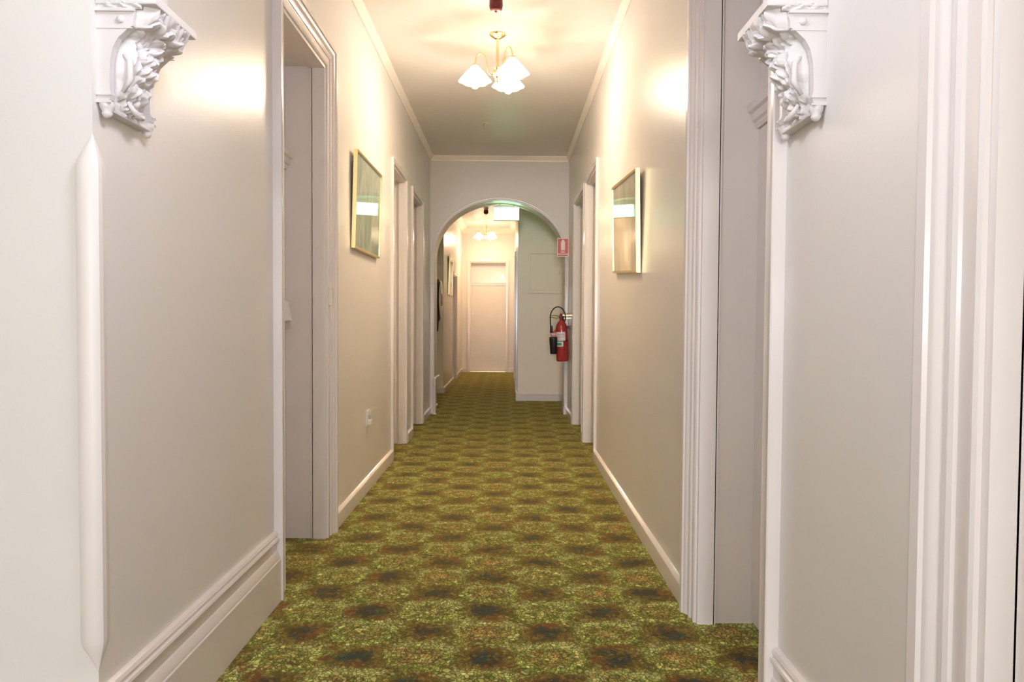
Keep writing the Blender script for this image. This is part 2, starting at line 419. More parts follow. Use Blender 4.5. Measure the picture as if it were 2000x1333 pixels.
structure('baseboard_end', bm, M['trim'], 'skirting either side of the door at the end of the corridor', 'baseboard')

cor = [(ZC, -.002), (ZC, .046), (ZC - .012, .046), (ZC - .056, .014), (ZC - .072, .012), (ZC - .072, -.002)]
bm = bmesh.new(); run_profile(bm, left_map, 2.19, YARCH0, cor)
structure('trim_3', bm, M['cornice'], 'pale cornice strip where the left wall meets the ceiling', 'cornice')
bm = bmesh.new(); run_profile(bm, right_map, 2.19, YARCH0, cor)
structure('trim_4', bm, M['cornice'], 'pale cornice strip where the right wall meets the ceiling', 'cornice')
bm = bmesh.new(); run_profile(bm, my(YARCH0), XL, XR, cor)
structure('trim_5', bm, M['cornice'], 'pale cornice strip above the far arch', 'cornice')
cor2 = [(ZC, -.002), (ZC, .12), (ZC - .012, .12), (ZC - .09, .02), (ZC - .11, .018), (ZC - .11, -.002)]
bm = bmesh.new(); run_profile(bm, end_map, FXL, FXR, cor2); run_profile(bm, fl_map, 13.07, YEND, cor2); run_profile(bm, fr_map, 11.9, YEND, cor2)
structure('trim_6', bm, M['cornice'], 'cornice round the ceiling of the far corridor', 'cornice')

# corner bead at the left wall corner --------------------------------
def corner_bead():
    bm = bmesh.new()
    cx_, cy_ = XL, 1.93
    base_ = [(.014, .034), (.018, .012), (.022, .004), (.020, -.010), (.012, -.019), (0, -.023), (-.014, -.024), (-.028, -.022), (-.040, -.014), (-.046, .0)]
    rows = []
    def ring(z, k, sh=0):
        # k scales the section, the point runs out at the corner arris
        return [bm.verts.new((cx_ + x * k + sh, cy_ + y * k, z)) for x, y in base_] + [bm.verts.new((cx_ - .002, cy_ + .004, z))]
    zs = [(.385, .05), (.40, .22), (.43, .55), (.452, .86), (.47, 1), (1.0, 1), (1.5, 1), (1.75, 1), (1.765, .9), (1.80, .5), (1.835, .05)]
    R_ = [ring(z, k) for z, k in zs]
    n = len(R_[0])
    for a, b in zip(R_, R_[1:]):
        for i in range(n): bm.faces.new((a[i], a[(i + 1) % n], b[(i + 1) % n], b[i]))
    bm.faces.new(R_[0]); bm.faces.new(R_[-1][::-1])
    return bm
structure('trim_7', corner_bead(), M['jamb'], 'pointed staff bead protecting the wall corner at the left', 'moulding', True, 30)

# ------------------------------------------------------------------ doors
ornate = [(0, -.002), (0, .010), (.008, .014), (.016, .010), (.050, .010), (.054, .016), (.064, .020), (.074, .016), (.084, .016), (.092, .024), (.100, .030), (.108, .032), (.112, .040), (.136, .042), (.14, .038), (.14, -.002)]
ornate_w = [(s * 1.08, p * 1.05) for s, p in ornate]
plain = [(0, -.002), (0, .018), (.004, .022), (.044, .024), (.05, .020), (.05, -.002)]
def door(name, label, mp, a0, a1, zt, prof, transom=2.22, depth=DEPTH, handle=None, extras=None, flush=False, lip=.075):
    t = thing(name, label, 'door', mp(0.5 * (a0 + a1), -depth, 0), kind='structure')
    inv = t.location.copy()
    m2 = lambda a, p, z: mp(a, p, z) - inv
    bm = bmesh.new()
    rows = [lambda s, p: m2(a0 - s, p, 0), lambda s, p: m2(a0 - s, p, zt + s), lambda s, p: m2(a1 + s, p, zt + s), lambda s, p: m2(a1 + s, p, 0)]
    sweep(bm, prof, rows); obj('casing', bm, M['trim'], t, True, 28)
    bm = bmesh.new()   # lining in two steps, each side and head
    for e0, e1, p0, p1 in ((.016, .0, .0, -lip), (.0, .0, -lip, -depth - .045)):
        mbox(bm, m2, a0, a0 + .004 + e0, p0, p1, 0, zt); mbox(bm, m2, a1 - .004 - e0, a1, p0, p1, 0, zt)
        mbox(bm, m2, a0 + .004 + e0, a1 - .004 - e0, p0, p1, zt - .004 - e0, zt)
    # quirk bead along the step
    for aa in (a0 + .018, a1 - .018): mbox(bm, m2, aa - .002, aa + .002, -lip + .004, -lip - .006, 0, zt - .02)
    obj('jamb', bm, M['jamb'], t)
    bm = bmesh.new(); b0, b1 = a0 + .005, a1 - .005; zl = (transom if transom else zt) - .004
    mbox(bm, m2, b0, b1, -depth, -depth - .04, .012, zl)
    if not flush:
        st = .11; mid = (b0 + b1) / 2
        for (c0, c1, z0, z1) in ((b0 + st, mid - .05, .25, .85), (mid + .05, b1 - st, .25, .85), (b0 + st, mid - .05, 1.05, zl - .13), (mid + .05, b1 - st, 1.05, zl - .13)):
            for q0, q1, y0, y1 in ((c0, c1, z0, z0 + .018), (c0, c1, z1 - .018, z1), (c0, c0 + .018, z0 + .018, z1 - .018), (c1 - .018, c1, z0 + .018, z1 - .018)):
                mbox(bm, m2, q0, q1, -depth, -depth + .010, y0, y1)
            mbox(bm, m2, c0 + .05, c1 - .05, -depth, -depth + .006, z0 + .05, z1 - .05)
    obj('leaf', bm, M['jamb'], t)
    if transom:
        bm = bmesh.new()
        pr = [(transom, -depth - .03), (transom, -depth + .012), (transom + .012, -depth + .020), (transom + .022, -depth + .020), (transom + .030, -depth + .032), (transom + .060, -depth + .036), (transom + .068, -depth + .050), (transom + .098, -depth + .055), (transom + .108, -depth + .040), (transom + .115, -depth + .03), (transom + .115, -depth - .03)]
        if flush: pr = [(transom, -depth - .03), (transom, -depth + .03), (transom + .02, -depth + .034), (transom + .05, -depth + .03), (transom + .05, -depth - .03)]
        run_profile(bm, m2, a0 + .005, a1 - .005, pr); obj('transom_bar', bm, M['trim'], t)
        bm = bmesh.new(); zb = transom + (.05 if flush else .115)
        mbox(bm, m2, a0 + .005, a1 - .005, -depth - .012, -depth - .04, zb, zt - .005)
        for q0, q1, y0, y1 in ((a0 + .005, a1 - .005, zt - .05, zt - .005), (a0 + .005, a0 + .05, zb, zt - .05), (a1 - .05, a1 - .005, zb, zt - .05)):
            mbox(bm, m2, q0, q1, -depth - .012, -depth + .004, y0, y1)
        obj('fanlight_panel', bm, M['trim'], t)
    if handle:
        ha, hz = handle
        bm = bmesh.new(); c = m2(ha, -depth, hz); 
        mbox(bm, m2, ha - .02, ha + .02, -depth, -depth + .008, hz - .09, hz + .09)
        h = obj('handle_plate', bm, M['steel'], t)
        bm = bmesh.new(); tube(bm, [m2(ha, -depth + .005, hz + .02), m2(ha, -depth + .045, hz + .02), m2(ha + .012, -depth + .052, hz + .02), m2(ha + .09, -depth + .052, hz + .02)], .009, 10)
        k = obj('lever', bm, M['steel'], h, True)
    return t, m2
d1, m1 = door('door_1', 'deep recessed doorway nearest on the left wall with moulded glossy architrave', left_map, *LD[0], ornate, transom=2.245, lip=.08)
# white lock box on the leaf, and the cream plate on the far architrave
bm = bmesh.new()
vs = [m1(4.19, -DEPTH, 1.322), m1(4.265, -DEPTH, 1.322), m1(4.265, -DEPTH, 1.462), m1(4.19, -DEPTH, 1.462), m1(4.19, -DEPTH + .074, 1.335), m1(4.265, -DEPTH + .074, 1.335), m1(4.265, -DEPTH + .050, 1.45), m1(4.19, -DEPTH + .050, 1.45)]
V_ = [bm.verts.new(v) for v in vs]
for f in ((0, 1, 2, 3), (4, 7, 6, 5), (0, 4, 5, 1), (3, 2, 6, 7), (0, 3, 7, 4), (1, 5, 6, 2)): bm.faces.new([V_[i] for i in f])
bmesh.ops.bevel(bm, geom=list(bm.edges), offset=.004, segments=2, affect='EDGES')
o = obj('lock', bm, M['white'], d1); tag(o, 'white lock casing')
bm = bmesh.new(); mbox(bm, m1, 4.385, 4.415, .010, .028, 1.43, 1.545)
bmesh.ops.bevel(bm, geom=list(bm.edges), offset=.003, segments=2, affect='EDGES')
o = obj('contact_plate', bm, M['cream'], d1); tag(o, 'small cream plate')
door('door_2', 'second doorway along the left wall with plain narrow architrave', left_map, *LD[1], plain, handle=(6.93, 1.05))
door('door_3', 'third doorway on the left wall, next to the far arch', left_map, *LD[2], plain, handle=(8.33, 1.05))
door('door_4', 'doorway at the right edge nearest the camera with broad moulded architrave', right_map, *RD[0], ornate_w, transom=2.22, lip=.055)
door('door_5', 'recessed doorway behind the right corbel with bright glossy architrave', right_map, *RD[1], ornate, transom=2.19, lip=.075, handle=(2.42, 1.05))
door('door_6', 'doorway on the right wall beyond the hanging picture', right_map, *RD[2], plain, handle=(6.97, 1.05))
door('door_7', 'doorway on the right wall nearest the far arch', right_map, *RD[3], plain, handle=(8.14, 1.05))
door('door_8', 'dark doorway on the left of the far corridor', fl_map, *FLD[0], plain, transom=None, depth=.12, handle=(15.4, 1.05))
door('door_9', 'doorway on the right of the far corridor just past the meter cupboard wall', fr_map, *FRD[0], plain, depth=.06, handle=(12.54, 1.4), transom=2.1)
door('door_10', 'doorway on the right near the end of the far corridor', fr_map, *FRD[1], plain, depth=.10, handle=(15.5, 1.1))
de, me_ = door('door_11', 'closed pinkish door with top panel at the end of the far corridor', end_map, *ED[0], [(s * 1.4, p) for s, p in plain], transom=2.235, depth=.20, flush=True)
bm = bmesh.new(); mbox(bm, me_, -.93, -.90, -.20, -.185, 1.38, 1.56); tube(bm, [me_(-.915, -.19, 1.46), me_(-.915, -.155, 1.46), me_(-.85, -.15, 1.46)], .009, 8)
o = obj('handle', bm, M['white'], de)
bm = bmesh.new(); lathe(bm, [(.018, 0), (.018, .006), (.012, .009)], 16, (0, 0, 0), Matrix.Translation(me_(-.50, -.20, 1.96)) @ Matrix.Rotation(PI / 2, 4, 'X'))
obj('peephole', bm, M['white'], de)
bm = bmesh.new(); mbox(bm, me_, -.97, -.07, -.195, -.03, .0, .014)
obj('threshold', bm, M['brass'], de)

# ------------------------------------------------------------------ corbels
def lerp_tab(tab, t):
    for (t0, v0), (t1, v1) in zip(tab, tab[1:]):
        if t <= t1:
            k = (t - t0) / (t1 - t0); k = k * k * (3 - 2 * k) * .5 + k * .5
            return v0 + (v1 - v0) * k
    return tab[-1][1]
def corbel(label, wx, sgn, y0, z0):
    """sgn +1: projects to +X. origin on the wall at bottom near edge"""
    W, H = .24, .30
    t = thing('corbel', label, 'corbel', (wx, y0, z0), 'carved corbels of the near archway')
    P = lambda p, w_, z: Vector((sgn * p, w_, z))
    side = [(0, .030), (.020, .028), (.034, .036), (.038, .050), (.034, .062), (.034, .10), (.036, .14), (.044, .175), (.058, .200), (.082, .222), (.098, .232), (.100, .250), (.104, .262), (.104, .276), (.116, .300), (0, .300)]
    for y_0, y_1, nm in ((.0, .022, 'side_plate'), (W - .022, W, 'side_plate')):
        bm = bmesh.new()
        a = [bm.verts.new(P(p, y_0, z)) for p, z in side]; b = [bm.verts.new(P(p, y_1, z)) for p, z in side]
        bm.faces.new(a); bm.faces.new(b[::-1])
        for i in range(len(side)): j = (i + 1) % len(side); bm.faces.new((a[j], a[i], b[i], b[j]))
        # fillets across the plate
        s_ = -1 if y_0 == 0 else 1; yo = y_0 if y_0 == 0 else y_1
        for p0, p1, za, zb_, th in ((.0, .104, .268, .276, .008), (.002, .098, .224, .2265, .002), (.0, .040, .046, .052, .005), (.0, .040, .026, .032, .006)):
            q = [P(p0, yo, za), P(p1, yo, za), P(p1, yo, zb_), P(p0, yo, zb_)]
            o2 = Vector((0, s_ * th, 0))
            v1 = [bm.verts.new(c_) for c_ in q]; v2 = [bm.verts.new(c_ + o2) for c_ in q]
            bm.faces.new(v1); bm.faces.new(v2[::-1])
            for i in range(4): j = (i + 1) % 4; bm.faces.new((v1[i], v1[j], v2[j], v2[i]))
        obj(nm, bm, M['plaster'], t)
    # button on near plate
    bm = bmesh.new()
    lathe(bm, [(.0105, 0), (.0105, .003), (.008, .006), (.003, .008)], 20, (0, 0, 0), Matrix.Translation(P(.066, 0, .248)) @ Matrix.Rotation(PI / 2, 4, 'X'))
    obj('boss', bm, M['plaster'], t, True, 40)
    # foot finial under near plate
    bm = bmesh.new(); f = [(.004, -.012), (.010, -.008), (.014, 0), (.012, .006), (.018, .014), (.020, .026), (.016, .032)]
    lathe(bm, f, 14, (sgn * .020, .014, .0))
    obj('finial', bm, M['plaster'], t, True, 60)
    bm = bmesh.new(); lathe(bm, f, 14, (sgn * .020, W - .014, .0)); obj('finial', bm, M['plaster'], t, True, 60)
    # bottom shelf
    bm = bmesh.new(); bbox(bm, min(0, sgn * .034), max(0, sgn * .034), .02, W - .02, .006, .018, .003); 
    obj('shelf', bm, M['plaster'], t)
    # carved front
    bm = bmesh.new(); NS, NT = 120, 170
    prof_ = [(0, .030), (.10, .040), (.25, .052), (.42, .068), (.58, .080), (.70, .088), (.80, .108), (.90, .138), (1, .158)]
    wmx = [(0, .80), (.15, .78), (.45, .72), (.62, .74), (.74, .93), (.85, .985), (1, 1)]
    wmn = [(0, .12), (.55, .10), (.75, .09), (.86, .02), (1, 0)]
    #       s    t    rs   rt   h
    lobes = [(.55, .70, .13, .055, .030), (.50, .765, .16, .035, .020),      # head and hair
             (.48, .56, .26, .075, .034), (.36, .60, .13, .06, .020), (.66, .60, .12, .055, .022),   # shoulders, chest
             (.52, .44, .26, .075, .038), (.62, .36, .16, .05, .026), (.40, .36, .15, .055, .024),    # belly, hips
             (.34, .24, .12, .09, .022), (.62, .24, .11, .10, .024), (.50, .16, .10, .06, .014),     # legs
             (.10, .50, .07, .20, .026), (.24, .42, .05, .18, .016), (.14, .24, .07, .12, .018),     # folded wing
             (.84, .66, .09, .07, .022), (.86, .52, .07, .08, .016),
             (.42, .06, .14, .035, .018), (.70, .07, .12, .03, .014),
             (.20, .86, .13, .045, .016), (.45, .865, .12, .04, .020), (.70, .86, .13, .045, .018), (.92, .84, .09, .05, .018)]
    G = []
    for j in range(NT + 1):
        t_ = j / NT; row = []
        for i in range(NS + 1):
            s = i / NS
            w0, w1 = lerp_tab(wmn, t_), lerp_tab(wmx, t_)
            B = lerp_tab(prof_, t_)
            edge = max(0, 1 - (abs(2 * s - 1)) ** (5 if t_ < .75 else 9))
            h = 0
            for ls, lt, rs, rt, hh_ in lobes:
                d = ((s - ls) / rs) ** 2 + ((t_ - lt) / rt) ** 2
                if d < 1: h = max(h, hh_ * math.sqrt(1 - d))
            if t_ > .70:      # leaf flutes fanning out under the abacus
                k = min(1, (t_ - .70) / .1)
                fan = math.sin((s - .5) * (26 - 10 * t_) + 3 * math.sin(t_ * 14)) * .5 + .5
                h += k * .009 * fan * (1.1 - .4 * abs(2 * s - 1)) + k * .004 * math.sin(s * 70 + t_ * 30)
            else:             # folds and fur
                h += .0035 * math.sin(t_ * 60 + 6 * math.sin(s * 9)) * (1 if s > .3 else .3) + .003 * math.sin(s * 44 + 5 * math.sin(t_ * 8))
            nv = noise.noise(Vector((s * 9 + wx * 3, t_ * 14, 2))) * .007 + noise.noise(Vector((s * 24, t_ * 34, 5 + wx))) * .0035
            p = B * (.30 + .70 * edge) + (h + nv) * (.25 + .75 * edge)
            p = max(p, .004)
            if t_ > .93: p = min(p, B + .004)
            zz = .012 + t_ * (H - .024)
            # lip of the leaf hangs down at the front on top
            if t_ > .8: zz -= .018 * ((t_ - .8) / .2) * (1 - (t_ - .8) / .2) * 4 * (0.5 + .5 * math.sin(s * 22))
            yy = (w0 + (w1 - w0) * s) * W
            row.append(bm.verts.new(P(p, yy, zz)))
        G.append(row)
    for a, b in zip(G, G[1:]):
        for i in range(NS): bm.faces.new((a[i], a[i + 1], b[i + 1], b[i]))
    # back edge down to the wall
    for e in ([r_[0] for r_ in G], [r_[-1] for r_ in G]):
        bk = [bm.verts.new(Vector((0, v.co.y, v.co.z))) for v in e]
        for k in range(len(e) - 1): bm.faces.new((e[k], e[k + 1], bk[k + 1], bk[k]))
    obj('carving', bm, M['plaster'], t, True)
    # scroll at the foot
    bm = bmesh.new()
    tube(bm, [P(.045, W * .30, .050), P(.055, W * .34, .030), P(.060, W * .42, .018), P(.058, W * .52, .018), P(.052, W * .60, .030)], [.005, .007, .008, .007, .004], 10)
    tube(bm, [P(.05, W * .16, .17), P(.072, W * .14, .15), P(.074, W * .13, .10), P(.052, W * .14, .065)], [.006, .009, .009, .005], 10)
    obj('scroll', bm, M['plaster'], t, True)
    # frieze of leaves on the side under the abacus
    bm = bmesh.new(); n1_, n2_ = 60, 18; G = []
    for j in range(n2_ + 1):
        row = []
        for i in range(n1_ + 1):
            a_, b_ = i / n1_, j / n2_
            hgt = .010 * math.sin(PI * b_) ** .5 * math.sin(PI * min(1, a_ * 1.0)) ** .3 * (.55 + .45 * math.sin(a_ * 19 + b_ * 4 + 2 * math.sin(b_ * 5)))
            hgt += .004 * noise.noise(Vector((a_ * 12, b_ * 5, 3)))
            row.append(bm.verts.new(P(.004 + a_ * .118, -max(hgt, -.001) + .001, .276 + b_ * .026)))
        G.append(row)
    for a, b in zip(G, G[1:]):
        for i in range(n1_): bm.faces.new((a[i], a[i + 1], b[i + 1], b[i]))
    obj('frieze', bm, M['plaster'], t, True)
    # abacus
    bm = bmesh.new()
    for z_0, z_1, pp, ex, r_ in ((.287, .3118, .163, .006, .005),):
        bbox(bm, min(0, sgn * pp), max(0, sgn * pp), -ex, W + ex, z_0, z_1, r_)
    obj('abacus', bm, M['plaster'], t)
    return t
corbel('white carved plaster corbel on the left wall beneath the near arch', XL, 1, 1.952, 1.90)
corbel('white carved plaster corbel on the right wall in front of a doorway', XR, -1, 1.93, 1.90)

# ------------------------------------------------------------------ chandeliers
def chandelier(label, loc, power=1., tint=None):
    t = thing('chandelier', label, 'chandelier', loc, 'three-arm chandeliers along the corridor')
    bm = bmesh.new(); lathe(bm, [(.064, 0), (.066, -.006), (.060, -.014), (.046, -.022), (.030, -.034), (.014, -.040)], 32); obj('ceiling_rose', bm, M['brass'], t, True, 50)
    bm = bmesh.new(); lathe(bm, [(.0105, -.038), (.0105, -.265)], 16); obj('stem', bm, M['brass'], t, True, 50)
    bm = bmesh.new(); lathe(bm, [(.010, -.255), (.024, -.262), (.030, -.272), (.022, -.282), (.034, -.296), (.040, -.315), (.032, -.336), (.018, -.350), (.022, -.360), (.012, -.376), (.004, -.386)], 24); obj('hub', bm, M['brass'], t, True, 60)
    for deg in (168, 62, -50):
        a = math.radians(deg); d = Vector((math.cos(a), math.sin(a), 0))
        bm = bmesh.new(); pts = []
        for r_, z_ in ((.03, -.315), (.055, -.325), (.075, -.30), (.082, -.26), (.088, -.20), (.105, -.155), (.135, -.135), (.165, -.150), (.182, -.19), (.186, -.225)):
            pts.append(d * r_ + Vector((0, 0, z_)))
        fine = []
        for i in range(len(pts) - 1):
            for k in range(3): fine.append(pts[i].lerp(pts[i + 1], k / 3))
        fine.append(pts[-1])
        for _ in range(2): fine = [fine[0]] + [(fine[i - 1] + fine[i] * 2 + fine[i + 1]) / 4 for i in range(1, len(fine) - 1)] + [fine[-1]]
        tube(bm, fine, .0055, 8); lathe(bm, [(.010, -.222), (.022, -.228), (.024, -.240), (.018, -.245)], 18, (d.x * .186, d.y * .186, 0))
        obj('arm', bm, M['brass'], t, True, 60)
        bm = bmesh.new(); n = 36; R_ = []
        for r_, z_, wv in ((.020, -.236, 0), (.030, -.246, 0), (.052, -.270, .02), (.078, -.300, .04), (.104, -.332, .06), (.122, -.356, .08), (.126, -.366, .08), (.122, -.368, .08), (.100, -.338, .05), (.070, -.300, .03), (.040, -.262, 0), (.018, -.242, 0)):
            R_.append([bm.verts.new((d.x * .186 + r_ * (1 + wv * math.cos(6 * 2 * PI * k / n)) * math.cos(2 * PI * k / n), d.y * .186 + r_ * (1 + wv * math.cos(6 * 2 * PI * k / n)) * math.sin(2 * PI * k / n), z_)) for k in range(n)])
        for u_, v_ in zip(R_, R_[1:] + R_[:1]):
            for k in range(n): bm.faces.new((u_[k], u_[(k + 1) % n], v_[(k + 1) % n], v_[k]))
        s = obj('shade', bm, M['shade'], t, True)
        bm = bmesh.new(); lathe(bm, [(.012, -.250), (.014, -.275), (.028, -.31), (.040, -.350), (.042, -.375), (.034, -.400), (.018, -.418), (.004, -.422)], 20, (d.x * .186, d.y * .186, 0))
        obj('bulb', bm, M['bulb'], s, True)
        lo = bpy.data.lights.new('lamp_light', 'POINT'); lo.energy = LAMP_W * power; lo.color = tint or LAMP_C; lo.shadow_soft_size = .035
        L_ = bpy.data.objects.new('lamp_light', lo); COL.objects.link(L_); L_.parent = t
        L_.location = (d.x * .186, d.y * .186, -.46)
    return t
LAMP_W, LAMP_C = 6.3, (1.0, .86, .71)
chandelier('brass chandelier with three lit frosted shades on the near corridor ceiling', (-.10, 5.83, ZC))
chandelier('small glowing chandelier beyond the arch in front of the end door', (-.53, 17.0, ZC), .42, (1, .74, .50))

t = thing('fill_pendant', 'added opal globe for fill light, unseen above the view just before the near archway', 'added fill lamp', (-.22, 1.42, ZC))  # pendant added above the view to brighten near walls and door recesses
bm = bmesh.new(); lathe(bm, [(.06, 0), (.055, -.02), (.012, -.03)], 24); obj('ceiling_rose', bm, M['brass'], t, True, 50)
bm = bmesh.new(); tube(bm, [(0, 0, -.02), (0, 0, -.86)], .006, 8); obj('rod', bm, M['brass'], t)
bm = bmesh.new(); lathe(bm, [(.05, -.85), (.10, -.87), (.145, -.93), (.155, -1.00), (.13, -1.08), (.07, -1.13), (.01, -1.145)], 32)
obj('globe', bm, glow('fill_globe_lit', (234, 239, 255), 17.), t, True)
# ------------------------------------------------------------------ ceiling detectors
def detector(label, loc):
    t = thing('fire_detector', label, 'fire detector', loc, 'red fire detectors on the corridor ceilings')
    bm = bmesh.new(); lathe(bm, [(.050, 0), (.050, -.012), (.043, -.016), (.043, -.040)], 32); obj('mounting_base', bm, M['cream'], t, True, 40)
    bm = bmesh.new(); lathe(bm, [(.044, -.038), (.047, -.044), (.048, -.085), (.044, -.104), (.040, -.110), (.034, -.112)], 32); obj('housing', bm, M['dark_red'], t, True, 40)
    bm = bmesh.new(); lathe(bm, [(.036, -.111), (.030, -.119), (.012, -.122)], 24); obj('lens', bm, M['pink'], t, True, 40)
    bm = bmesh.new(); lathe(bm, [(.008, -.121), (.008, -.127), (.004, -.129)], 12); obj('indicator', bm, M['dark_red'], t, True, 40)
detector('red fire detector on the near ceiling in front of the chandelier', (-.10, 5.12, ZC))
detector('small red fire detector on the far corridor ceiling seen through the arch', (-.475, 14.9, ZC))
t = thing('sprinkler', 'tiny pale fitting on the ceiling between chandelier and far arch', 'ceiling fitting', (-.28, 8.45, ZC))
bm = bmesh.new(); lathe(bm, [(.040, 0), (.038, -.006), (.020, -.010)], 24); obj('rosette', bm, M['cream'], t, True, 40)
bm = bmesh.new(); lathe(bm, [(.010, -.008), (.010, -.050), (.014, -.054), (.014, -.060)], 14); obj('nozzle', bm, M['gold'], t, True, 40)

# ------------------------------------------------------------------ pictures
def picture(label, mp, a0, a1, z0, z1, tilt, pm, lean=.02, group='gold framed pictures on the corridor walls'):
    """tilt: z shift per metre along a ; lean: how far the top hangs off the wall"""
    ac, zc = (a0 + a1) / 2, (z0 + z1) / 2; c = mp(ac, .004, z0)
    t = thing('framed_picture', label, 'picture', c, group)
    def mm(a, p, z):
        pl = p + .004 + lean * (z - z0) / (z1 - z0)
        return mp(ac + (a - ac) - tilt * (z - zc), pl, z + tilt * (a - ac)) - c
    fw, fd = .016, .028
    bm = bmesh.new()
    for q0, q1, y0, y1 in ((a0, a1, z0, z0 + fw), (a0, a1, z1 - fw, z1), (a0, a0 + fw, z0 + fw, z1 - fw), (a1 - fw, a1, z0 + fw, z1 - fw)):
        mbox(bm, mm, q0, q1, 0, fd, y0, y1)
    obj('frame', bm, M['gold'], t)
    bm = bmesh.new(); mbox(bm, mm, a0 + fw, a1 - fw, .002, fd - .010, z0 + fw, z1 - fw); obj('print', bm, pm, t)
    bm = bmesh.new(); mbox(bm, mm, a0 + fw, a1 - fw, fd - .008, fd - .005, z0 + fw, z1 - fw); obj('glass', bm, M['glass'], t)
    return t
picture('gold framed picture on the left wall reflecting the green sign', left_map, 5.05, 6.02, 1.848, 2.538, .005, M['print_a'])
picture('crooked gold framed picture on the right wall', right_map, 4.555, 5.60, 1.685, 2.340, .062, M['print_b'])
picture('slim gold framed picture seen edge-on in the far left corridor', fl_map, 13.95, 14.75, 1.82, 2.60, 0, M['print_b'])

# ------------------------------------------------------------------ power socket
t = thing('power_socket', 'white double power point low on the left wall', 'power socket', (XL, 5.66, .565))
bm = bmesh.new(); bbox(bm, 0, .010, -.058, .058, -.036 - .024, .036 + .024, .003); obj('plate', bm, M['white'], t)
for yy in (-.028, .028):
    bm = bmesh.new(); bbox(bm, .010, .016, yy - .010, yy + .010, .018, .044, .002); obj('rocker', bm, M['white'], t)
for y_, z_, h_ in ((.020, -.018, .014), (.036, -.018, .014), (.028, -.034, .010)):
    bm = bmesh.new(); box(bm, .0095, .0106, y_ - .0015, y_ + .0015, z_, z_ + h_); obj('pin_slot', bm, M['black'], t)
bm = bmesh.new(); bbox(bm, .010, .040, -.048, -.006, -.052, -.012, .005); o = obj('plug', bm, M['cream'], t)

# ------------------------------------------------------------------ exit sign under the far arch
SX, SY, SZ = -.036, 10.40, 2.872
t = thing('exit_sign', 'glowing green and white exit sign hanging under the far arch', 'exit sign', (SX, SY, SZ))
bm = bmesh.new(); 
for x0, x1, z0, z1 in ((-.186, .186, .084, .098), (-.186, .186, -.098, -.090), (-.186, -.178, -.090, .084), (.178, .186, -.090, .084)): box(bm, x0, x1, -.03, .03, z0, z1)
obj('housing', bm, M['white'], t)
GRN = glow('exit_green_lit', (150, 242, 185), 3.0); WHT = glow('exit_white_lit', (240, 255, 250), 4.0)
bm = bmesh.new(); box(bm, -.178, .178, -.026, .026, -.090, .084); obj('light_panel', bm, GRN, t)
def man(bm, sx, y, ox):
    def poly(pts):
        a = [bm.verts.new((ox + sx * x, y, z)) for x, z in pts]; b = [bm.verts.new((ox + sx * x, y + (.002 if y > 0 else -.002), z)) for x, z in pts]
        bm.faces.new(a); bm.faces.new(b[::-1])
        for i in range(len(pts)): j = (i + 1) % len(pts); bm.faces.new((a[i], a[j], b[j], b[i]))
    poly([(.012 + .012 * math.cos(k * PI / 6), .056 + .012 * math.sin(k * PI / 6)) for k in range(12)])
    poly([(-.012, .040), (.010, .044), (.012, .022), (.004, .000), (-.014, .004)])
    poly([(.008, .042), (.034, .022), (.046, .030), (.048, .024), (.034, .012), (.010, .026)])
    poly([(-.010, .040), (-.032, .030), (-.036, .008), (-.029, .008), (-.024, .024), (-.010, .028)])
    poly([(.004, .004), (.030, -.012), (.022, -.046), (.012, -.046), (.018, -.018), (-.006, -.008)])
    poly([(-.014, .004), (-.022, -.024), (-.048, -.034), (-.048, -.044), (-.014, -.034), (.0, -.002)])
def arrow(bm, y, ox):
    pts = [(-.030, .012), (.014, .012), (.014, .032), (.048, 0), (.014, -.032), (.014, -.012), (-.030, -.012)]
    a = [bm.verts.new((ox + x, y, z)) for x, z in pts]; b = [bm.verts.new((ox + x, y + (.002 if y > 0 else -.002), z)) for x, z in pts]
    bm.faces.new(a); bm.faces.new(b[::-1])
    for i in range(len(pts)): j = (i + 1) % len(pts); bm.faces.new((a[i], a[j], b[j], b[i]))
for y_ in (-.0262, .0262):
    bm = bmesh.new(); man(bm, 1, y_, -.06); obj('running_figure', bm, WHT, t)
    bm = bmesh.new(); arrow(bm, y_, .09); obj('arrow', bm, WHT, t)
bm = bmesh.new(); box(bm, -.150, .150, -.014, .014, .098, .112)
for xx in (-.10, .10): tube(bm, [(xx, 0, .105), (xx, 0, .140)], .006, 10)
obj('bracket', bm, M['cream'], t)

# ------------------------------------------------------------------ extinguisher sign
t = thing('extinguisher_sign', 'small red and white fire extinguisher location sign on the arch wall', 'sign', (.762, YARCH0 - .028, 2.235))
PINKW = paint('sign_white', (244, 226, 218), .3, .01, 0); SRED = paint('sign_red', (206, 62, 66), .3, .02, 0)
bm = bmesh.new(); bbox(bm, -.083, .083, -.006, .002, 0, .262, .003); obj('backing', bm, PINKW, t)
bm = bmesh.new(); box(bm, -.073, .073, -.0075, -.006, .042, .252); box(bm, -.073, .073, -.0075, -.006, .012, .032); obj('red_field', bm, SRED, t)
bm = bmesh.new()
pts = [(-.028, .090), (.028, .090), (.028, .205), (.020, .222), (.008, .230), (.010, .240), (-.012, .240), (-.010, .230), (-.020, .222), (-.028, .205)]
a = [bm.verts.new((x, -.0090, z)) for x, z in pts]; b = [bm.verts.new((x, -.0075, z)) for x, z in pts]
bm.faces.new(a); bm.faces.new(b[::-1])
for i in range(len(pts)): j = (i + 1) % len(pts); bm.faces.new((a[i], a[j], b[j], b[i]))
box(bm, -.028, .028, -.0090, -.0075, .058, .072)
obj('pictogram', bm, PINKW, t)

